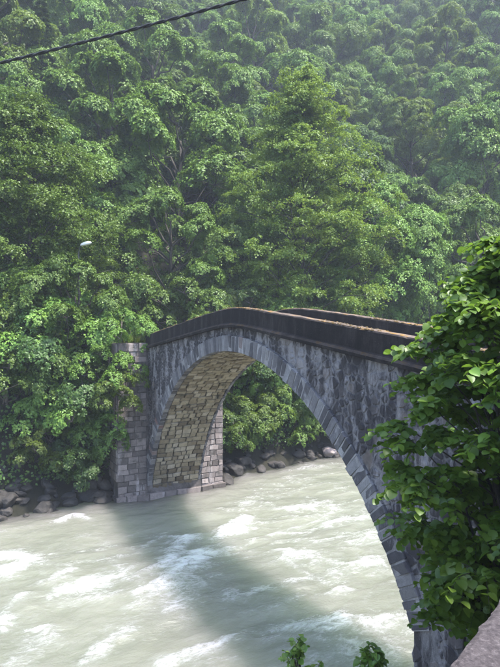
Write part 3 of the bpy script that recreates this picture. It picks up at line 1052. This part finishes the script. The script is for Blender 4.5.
for px, dp, s in ((236, 36.5, 1.0), (262, 38.0, 1.1), (290, 40, 1.1), (318, 42.5, 1.1), (246, 39.5, 1.2), (276, 41.5, 1.2), (304, 43.5, 1.2), (214, 37, 1.0), (338, 45, 1.2), (330, 43, 1.0), (226, 40, 1.2), (196, 38.0, 1.2), (230, 34.6, 0.8), (250, 35.8, 0.85), (270, 37.2, 0.85), (288, 38.4, 0.85), (306, 40.0, 0.9), (322, 41.3, 0.8)):
    shrub(rb.choice([bush_a, bush_b, bush_c]), px, dp, None, s, rb.uniform(0, 6), UL, UG)
for k in range(14):
    y = 4.9+k*0.95
    x = -10.0-0.21*(y-1)-rb.uniform(1.3, 2.6)
    s_ = rb.uniform(0.5, 0.75)
    place_tree('bush', rb.choice([bush_a, bush_c]), (x, y), gz((x, y))-0.2, rb.uniform(0, 6), s_, 'low bush above the boulders at the upstream water edge', 'low bushes at the upstream water edge', cat='bush')
PL, PG = 'bush on the terrace behind the bridge parapets', 'bushes along the terrace'
for k in range(16):
    px = 120+k*22+rb.uniform(-8, 8)
    shrub(rb.choice([bush_a, bush_b]), px, rb.uniform(39, 43)+max(0, (px-300)*0.03), None, rb.uniform(0.8, 1.2), rb.uniform(0, 6), PL, PG)

# the wood on the hillside
kinds = [build_lobed(201, 13, 10.0, 0.22, 17, 20, 205, 0.168, 'leaf'),
         build_lobed(202, 11.5, 11.0, 0.2, 18, 20, 205, 0.168, 'leaf', top=0.9),
         build_lobed(203, 14, 9.0, 0.2, 18, 20, 195, 0.162, 'leaf_yellow', top=1.1),
         build_lobed(204, 12, 9.0, 0.2, 16, 20, 195, 0.162, 'leaf_dark'),
         build_lobed(205, 10.5, 9.8, 0.2, 15, 20, 205, 0.168, 'leaf', top=0.85)]
klabel = ['full-crowned mid-green woodland tree', 'wide mid-green woodland tree', 'yellow-green upright woodland tree',
          'dark green woodland tree', 'low rounded green woodland tree']
spruce = build_spruce(301, 17, 6.0)
r = np.random.default_rng(77)
SCAR = at_depth(503, 103)
taken = [(a, b, c) for a, b, c in front]
cands = []
for k in range(30000):
    dep = math.sqrt(r.uniform(40**2, 150**2))
    px = r.uniform(-75, 575)
    xy = at_depth(px, dep)
    d = float(far_bank(xy[0], xy[1]))
    if d < 8.5 or (d < 12 and dep < 44): continue
    if math.hypot(xy[0]-SCAR[0], xy[1]-SCAR[1]) < 5.5: continue
    # nothing above the top of the frame is needed
    zt = gz(xy)
    if (zt-CAM[2])/dep*FPX > 345 + 20: continue
    if px > 472 and dep > 122: continue
    if px > 484 and 86 < dep < 112: continue
    sc = r.uniform(0.8, 1.45)
    rad = 3.0*sc
    if all((xy[0]-a)**2+(xy[1]-b)**2 > (rad+c*0.8)**2 for a, b, c in taken):
        taken.append((xy[0], xy[1], rad))
        cands.append((xy, zt, sc, px, dep))
for xy, zt, sc, px, dep in cands[:296]:
    kd = int(r.choice(5, p=[0.27, 0.24, 0.18, 0.13, 0.18]))
    place_tree('forest_tree', kinds[kd], xy, zt-0.3, r.uniform(0, 6.28), (sc*r.uniform(0.9, 1.12), sc*r.uniform(0.9, 1.12), sc*r.uniform(0.85, 1.15)),
               klabel[kd]+' '+('low on the slope' if zt < 22 else 'a third of the way up' if zt < 38 else 'two thirds of the way up' if zt < 56 else 'near the top of the slope')+(', downstream of the bridge' if xy[1] < 2 else ', opposite the bridge' if xy[1] < 30 else ', upstream of the bridge'), 'trees of the hillside wood', (r.normal(0, 0.05), r.normal(0, 0.05)))
for px, dp, sc, nm in ((44, 56, 0.95, 'dark spruce towering behind the big spreading bank tree'), (468, 96, 0.9, 'dark spruce below the bare earth scar on the hillside'), (128, 52, 0.7, 'small dark spruce in the gap behind the street lamp')):
    xy = at_depth(px, dp)
    place_tree('spruce_tree', spruce, xy, gz(xy)-0.3, 1.0, sc, nm)

# bare earth scar at the edge of the wood
m = MB()
n = 9
V = []
for i in range(n):
    for j in range(n):
        u, v = i/(n-1)*2-1, j/(n-1)*2-1
        p = SCAR+RGT*u*4.5+FWD*v*4.5
        edge = max(0, 1-(u*u+v*v))
        V.append((p[0], p[1], gz(p)-0.9+edge**0.5*2.6+1.6*float(fbm(p[0]*0.5, p[1]*0.5, 9))))
m.add(V, [(i*n+j, i*n+j+1, (i+1)*n+j+1, (i+1)*n+j) for i in range(n-1) for j in range(n-1)])
tag(link('earth_scar', m.mesh('earth_scar', M['scar'])), 'bare pinkish earth scar among the hillside trees', 'outcrop')

# undergrowth on the banks
r = np.random.default_rng(55)
def scatter(n, xr, yr, keep, lift, size):
    X, Y = r.uniform(*xr, n), r.uniform(*yr, n)
    k = keep(X, Y)
    X, Y = X[k], Y[k]
    Z = terrain_z(X, Y)
    e = 0.2
    nx = -(terrain_z(X+e, Y)-terrain_z(X-e, Y))/(2*e)
    ny = -(terrain_z(X, Y+e)-terrain_z(X, Y-e))/(2*e)
    N = np.stack([nx*0.6, ny*0.6, np.ones_like(nx)], 1)
    N /= np.linalg.norm(N, axis=1)[:, None]
    P = np.stack([X, Y, Z], 1)+N*(r.random(len(X))**0.6*lift*(0.4+1.2*fbm(X*0.9, Y*0.9, 13)))[:, None]
    N2 = N+r.normal(0, 0.45, N.shape)
    A = r.normal(0, 1, N.shape)-[0, 0, 0.3]
    return leaf_quads(P, N2, A, size, r)
def in_abut(X, Y):
    return (X > -15.6) & (Y > -1.75) & (Y < 4.4)
Q = np.concatenate([
    scatter(60000, (-22, -10), (-26, 26), lambda X, Y: (far_bank(X, Y) > 1.2) & (far_bank(X, Y) < 8) & ~in_abut(X, Y) & (fbm(X*0.5, Y*0.5, 19) > 0.42), 0.75, 0.16),
    scatter(40000, (-60, 10), (-20, 70), lambda X, Y: (far_bank(X, Y) > 7) & (far_bank(X, Y) < 30) & (fbm(X*0.3, Y*0.3, 29) > 0.40), 1.1, 0.28)])
tag(link('undergrowth', quads_mesh('undergrowth', Q, M['leaf_dark'], r.random(len(Q)))), 'low leafy undergrowth covering the banks', 'undergrowth', kind='stuff')

# grass tufts on the abutment top and in cracks
def tufts(spots, seed, size=0.35):
    r = np.random.default_rng(seed)
    Qs = []
    for (x, y, z, n, sp) in spots:
        P = np.stack([r.normal(x, sp, n), r.normal(y, sp, n), np.full(n, z)], 1)
        th = r.uniform(0, 2*PI, n)
        A = np.stack([np.cos(th)*0.7, np.sin(th)*0.7, np.full(n, 1.0)], 1)
        N = np.stack([np.cos(th), np.sin(th), np.full(n, -0.6)], 1)
        Qs.append(leaf_quads(P, N, A, size, r, 0.12, 0.05))
    return np.concatenate(Qs), r
Q, r2 = tufts([(-10.2, -1.2+0.28*k, AT, 60, 0.16) for k in range(6)]+[(-10.9, -1.3+0.3*k, AT, 60, 0.2) for k in range(5)]+[(-11.8, -1.0, AT, 80, 0.4)], 66)
tag(link('grass_tuft', quads_mesh('grass_tuft', Q, M['leaf_yellow'], r2.random(len(Q)))), 'yellowish grass on top of the abutment', 'grass', kind='stuff')

# boulders along the far water's edge
def boulder_mesh(seed, mat):
    import bmesh
    r = np.random.default_rng(seed)
    bm = bmesh.new()
    bmesh.ops.create_icosphere(bm, subdivisions=3, radius=1.0)
    dirs = r.normal(0, 1, (9, 3)); dirs /= np.linalg.norm(dirs, axis=1)[:, None]
    cut = r.uniform(0.55, 0.9, 9)
    for v in bm.verts:
        p = np.array(v.co)
        for d, c in zip(dirs, cut):
            e = p@d-c
            if e > 0: p = p-d*e*0.85
        p *= 1+0.10*math.sin(5*p[0]+seed)*math.sin(4*p[1]+2*seed)*math.sin(6*p[2])
        v.co = p*np.array([1.0, 0.8, 0.62])
    me = bpy.data.meshes.new('boulder')
    bm.to_mesh(me); bm.free()
    me.materials.append(M[mat])
    return me
bmesh_set = [boulder_mesh(k, 'rock') for k in range(5)]
r = np.random.default_rng(88)
for k in range(190):
    if k < 112:
        y = r.uniform(-10.5, -1.9); lab, grp = 'dark wet boulder at the foot of the far bank downstream', 'boulders downstream of the abutment'
    else:
        y = r.uniform(4.6, 17); lab, grp = 'dark wet boulder at the foot of the far bank upstream', 'boulders upstream of the abutment'
    dd = r.uniform(-0.2, 2.0)
    x = -10.0-0.21*min(max(y-1, 0), 15)-dd
    s = 0.16+0.5*r.random()**2
    o = link('boulder', bmesh_set[k % 5], None, (x, y, max(gz((x, y)), -0.1)+0.1*s))
    o.rotation_euler = (r.uniform(-0.4, 0.4), r.uniform(-0.4, 0.4), r.uniform(0, 6.28))
    o.scale = (s*r.uniform(0.8, 1.4), s, s*r.uniform(0.7, 1.2))
    tag(o, lab, 'boulder', grp)
p = ray_ground(329, 456)
o = link('boulder', boulder_mesh(17, 'rock_pale'), None, (p[0], p[1], 0.25))
o.scale = (0.75, 0.6, 0.6)
tag(o, 'pale pinkish boulder at the upstream water edge beside the arch ring', 'boulder')

# ------------------------------------------------------------------ near bank: road, wall, hazel bush
wd = np.array([-0.37, 0.929]); wd /= np.linalg.norm(wd)
wnrm = np.array([wd[1], -wd[0]])              # away from the river
WTOP = CAM[2]-0.66
P0 = ray_ground(471.5, 632, WTOP)[:2]
m = MB()
prof = [(0.0, -1.6), (0.0, -0.02), (0.006, -0.006), (0.02, 0.0), (0.14, 0.004), (0.28, 0.004), (0.40, 0.0), (0.42, -0.02), (0.42, -1.1)]
ss = np.concatenate([np.arange(-3, -0.6, 0.3), np.arange(-0.6, 1.2, 0.012), np.arange(1.2, 7.2, 0.2)])
V = []
for s_ in ss:
    for k, (a, z) in enumerate(prof):
        j = 0.012*(float(fbm(s_*9, k*3.0, 5, 4))-0.5)+0.012*(float(fbm(s_*40, k*5.0, 6, 2))-0.5)
        q = P0+wd*s_+wnrm*(a+(j if 0 < k < 8 else 0))
        V.append((q[0], q[1], WTOP+z+(j*0.5 if 0 < k < 8 else 0)))
n = len(prof)
m.add(V, [(i*n+k, (i+1)*n+k, (i+1)*n+k+1, i*n+k+1) for i in range(len(ss)-1) for k in range(n-1)])
tag(link('roadside_wall', m.mesh('roadside_wall', M['granite'])), 'rough granite roadside wall at the edge of the near bank', 'wall')
m = MB()
a0, a1 = P0-wd*20+wnrm*0.43, P0+wd*9.5+wnrm*0.43
b0, b1 = a0+wnrm*7, a1+wnrm*7
m.add([(a0[0], a0[1], 7.42), (a1[0], a1[1], 7.42), (b1[0], b1[1], 7.42), (b0[0], b0[1], 7.42)], [(0, 3, 2, 1)])
tag(link('road', m.mesh('road', M['asphalt'])), 'asphalt road along the near bank', kind='structure')

# hazel leaf: rounded with a pointed tip, folded along the midrib; about 0.09 m long
def hazel_leaf(seed):
    r = np.random.default_rng(seed)
    L = 0.10
    st = [(0.0, 0.004), (0.12, 0.028), (0.36, 0.043), (0.64, 0.043), (0.86, 0.027), (1.0, 0.005)]
    curl, fold = r.uniform(0.10, 0.35), r.uniform(0.15, 0.5)
    V, F = [], []
    for f, w in st:
        zc = -curl*L*f*f
        V += [(-w, f*L, zc+fold*w), (0, f*L, zc), (w, f*L, zc+fold*w)]
    for i in range(len(st)-1):
        a, b = 3*i, 3*i+3
        F += [(a, a+1, b+1, b), (a+1, a+2, b+2, b+1)]
    return np.array(V), F
HL = [hazel_leaf(k) for k in range(5)]

def hazel_bush(name, root, target_fn, n_twigs, seed, label, n_single, leaf_scale=1.0, stem_r=0.02, leaves_on=11, cat='bush'):
    """target_fn(rng) -> (twig start, twig end); leaves stand alternately along each twig"""
    r = np.random.default_rng(seed)
    o = empty(name, root)
    tag(o, label, cat)
    root = np.array(root, float)
    wood = MB()
    L = []
    for k in range(n_twigs):
        a, b, stem = target_fn(r)
        q = np.linspace(0, 1, 7)[:, None]
        pt = a+(b-a)*q
        pt[:, 2] += 0.10*np.sin(PI*q[:, 0])-0.12*q[:, 0]**2*np.linalg.norm(b-a)
        wood.tube(pt-root, 0.006*(1-q[:, 0]*0.75), 4)
        if stem is not None: wood.tube(np.array(stem)-root, np.linspace(stem_r, 0.007, len(stem)), 5)
        d = (b-a)/(np.linalg.norm(b-a)+1e-9)
        side = np.cross(d, [0, 0, 1.0]); side /= np.linalg.norm(side)+1e-9
        for i in range(leaves_on):
            f = 0.12+0.88*(i+r.uniform(0, 0.6))/leaves_on
            p = np.array([np.interp(f, q[:, 0], pt[:, c]) for c in range(3)])
            s = side*(1 if i % 2 else -1)
            A = s*r.uniform(0.5, 1.0)+d*r.uniform(0.2, 0.9)+np.array([0, 0, r.uniform(-0.55, 0.1)])
            N = np.array([0, 0, 1.0])+r.normal(0, 0.33, 3)+0.25*s
            L.append((p, A, N, leaf_scale*r.uniform(0.6, 1.2)*(0.75 if f > 0.9 else 1.0)))
    link('stems', wood.mesh('stems', M['bark']), o)
    # leaves that show largest: nearest to the camera's side of the bush
    def rank(l):
        v = l[0]-CAM
        return np.linalg.norm(v)-0.8*l[3]*10*0.1
    L.sort(key=rank)
    data = []
    for k, (V, F) in enumerate(HL):
        me = bpy.data.meshes.new('leaf')
        me.from_pydata(V.tolist(), [], F)
        me.materials.append(M['leaf_near'])
        me.polygons.foreach_set('use_smooth', [True]*len(me.polygons))
        at = me.attributes.new('rnd', 'FLOAT', 'FACE')
        at.data.foreach_set('value', [0.15+0.17*k]*len(me.polygons))
        data.append(me)
    from mathutils import Matrix
    allV, allF, rv, nn = [], [], [], 0
    step = max(1, int(len(L)*0.75/max(n_single, 1)))
    single = set(list(range(0, len(L), 1))[:n_single]) if n_single else set()
    for i, (p, A, N, s) in enumerate(L):
        N = N/np.linalg.norm(N); A = A-(A@N)*N; A /= np.linalg.norm(A)
        B = np.cross(A, N)
        k = int(r.integers(5))
        if i in single:
            lo = link('leaf', data[k], o)
            lo.matrix_local = Matrix.Translation(Vector(p-root)) @ Matrix(np.stack([B, A, N], 1).tolist()).to_4x4() @ Matrix.Scale(s, 4)
        else:
            V, F = HL[k]
            allV.append(p-root+s*(V[:, :1]*B+V[:, 1:2]*A+V[:, 2:]*N))
            allF += [[q+nn for q in f] for f in F]
            nn += len(V)
            rv += [r.random()]*len(F)
    if allV:
        me = bpy.data.meshes.new('foliage')
        me.from_pydata(np.concatenate(allV).tolist(), [], allF)
        me.materials.append(M['leaf_near'])
        me.polygons.foreach_set('use_smooth', [True]*len(me.polygons))
        at = me.attributes.new('rnd', 'FLOAT', 'FACE')
        at.data.foreach_set('value', rv)
        tag(link('foliage', me, o), kind='stuff')
    return o

HB = at_depth(532, 6.2)
_rh = np.random.default_rng(12)
SPRAYS = []
for k in range(260):
    h = (k+_rh.random())/260
    z = 5.5+h*4.5
    rad = 1.66*math.sin(PI*min(0.14+h*0.84, 1.0))**0.6
    az = k*2.39996+_rh.normal(0, 0.3)
    rr = rad*math.sqrt(_rh.uniform(0.12, 1.05))
    SPRAYS.append((az, rr, z, _rh.uniform(0.30, 0.55)))
def hazel_twig(r, _n=[0]):
    """flat fans of twigs at the ends of arching branches"""
    k = _n[0]; _n[0] += 1
    az, rr, z, L = SPRAYS[(k//8) % len(SPRAYS)]
    c = np.array([HB[0], HB[1], 0.0])
    root = c+np.array([math.cos(az)*max(rr-L, 0.05), math.sin(az)*max(rr-L, 0.05), z-0.05])
    fan = az+(k % 8-3.5)*0.30+r.normal(0, 0.12)
    ll = L*(1.25-0.10*abs(k % 8-3.5))*r.uniform(0.8, 1.15)
    a = root+np.array([math.cos(az), math.sin(az), 0.0])*r.uniform(0, 0.25)*L
    b = a+np.array([math.cos(fan)*ll, math.sin(fan)*ll, r.normal(0.03, 0.07)])
    stem = None
    if k % 8 == 0:
        st = c+np.array([r.normal(0, 0.22), r.normal(0, 0.22), gz(HB)-0.2])
        stem = [st, st+(root-st)*np.array([0.2, 0.2, 0.45]), st+(root-st)*np.array([0.55, 0.55, 0.85]), root]
    return a, b, stem
hazel_bush('hazel_bush', (HB[0], HB[1], gz(HB)), hazel_twig, 2080, 9, 'leafy green bush with broad rounded leaves beside the near end of the bridge', 298, 1.08, 0.02, 13)

# sprouts on the bank below the wall
def sprout(px, py, depth, h, seed, label, ls):
    xy = at_depth(px, depth)
    zt = CAM[2]-(py-323.5)/FPX*depth
    base = gz(xy)
    top = np.array([xy[0], xy[1], zt])
    def tw(r):
        k = r.random()
        az = r.uniform(0, 2*PI)
        b = top+np.array([math.cos(az)*0.22*(1.1-k)*3, math.sin(az)*0.22*(1.1-k)*3, -(1-k)*h])
        a = np.array([xy[0], xy[1], b[2]-0.25])+r.normal(0, 0.03, 3)
        return a, b, [(xy[0], xy[1], base-0.1), tuple((np.array([xy[0], xy[1], base])+a)/2), tuple(a)]
    hazel_bush('sprout', (xy[0], xy[1], base), tw, 46, seed, label, 60, ls, 0.014, 9, 'plant')
sprout(298, 640, 7.2, 1.1, 3, 'bushy leafy sprout rising from the near bank in front of the water', 0.80)
sprout(374, 650, 6.4, 0.9, 4, 'thin leafy sprout on the near bank below the pier', 0.75)
sprout(318, 664, 7.0, 0.9, 6, 'low sprout crowded beside the bushy leafy sprout', 0.75)

# ------------------------------------------------------------------ cable and street lamp
def pt3(px, py, depth):
    xy = at_depth(px, depth)
    return np.array([xy[0], xy[1], CAM[2]+(323.5-py)/FPX*depth])
A, B = pt3(-260, 122, 16.0), pt3(560, -90, 12.0)
cab = empty('overhead_cable', A)
tag(cab, 'black twisted overhead cable crossing above the trees', 'cable')
q = np.linspace(0, 1, 300)
base = A+(B-A)*q[:, None]
base[:, 2] -= 0.30*4*q*(1-q)
for k in range(2):
    ph = q*2*PI*31+k*PI
    off = 0.018
    dirx = np.cross((B-A)/np.linalg.norm(B-A), [0, 0, 1.0])
    pts = base+off*(np.cos(ph)[:, None]*dirx+np.sin(ph)[:, None]*np.array([0, 0, 1.0]))
    m = MB(); m.tube(pts-A, 0.026, 5)
    link('strand', m.mesh('strand', M['cable'], True), cab)

lp = pt3(79, 246, 30.2)
lamp = empty('street_lamp', (lp[0], lp[1], gz((lp[0], lp[1]))), math.atan2(RGT[1], RGT[0]))
tag(lamp, 'street lamp with a white head poking out of the bank trees', 'street lamp')
lh = lp[2]-gz((lp[0], lp[1]))
m = MB(); m.tube([(0, 0, -0.3), (0, 0, lh-0.3)], [0.06, 0.04], 10)
link('pole', m.mesh('pole', M['pole_paint'], True), lamp)
m = MB(); m.tube([(0, 0, lh-0.35), (0.05, 0, lh-0.12), (0.14, 0, lh+0.02)], 0.03, 8)
link('arm', m.mesh('arm', M['pole_paint'], True), lamp)
m = MB()
V, F = [], []
for i, f in enumerate(np.linspace(0, 1, 7)):
    w = 0.05+0.12*math.sin(PI*min(f*0.9+0.08, 1))**0.6
    for a in np.linspace(0, 2*PI, 10, endpoint=False):
        V.append((0.12+0.55*f, w*math.cos(a), lh+0.02+0.14*f+0.8*w*max(math.sin(a), -0.45)))
for i in range(6):
    for j in range(10):
        F.append((i*10+j, i*10+(j+1) % 10, (i+1)*10+(j+1) % 10, (i+1)*10+j))
F += [tuple(range(10))[::-1], tuple(60+j for j in range(10))]
m.add(V, F)
link('lamp_head', m.mesh('lamp_head', M['white_plastic'], True), lamp)

# ------------------------------------------------------------------ haze in the valley
hz = Nt('valley_haze')
pv = hz.n('VolumePrincipled')
pv.inputs['Color'].default_value = (0.80, 0.88, 1.0, 1)
pv.inputs['Density'].default_value = 0.0008
pv.inputs['Anisotropy'].default_value = 0.0
hz.l(pv.outputs[0], hz.out.inputs['Volume'])
tag(link('haze', box_mesh('haze', -135, 80, -95, 165, -3.0, 152, hz.m)), 'thin bluish haze filling the wooded valley', 'haze', kind='stuff')
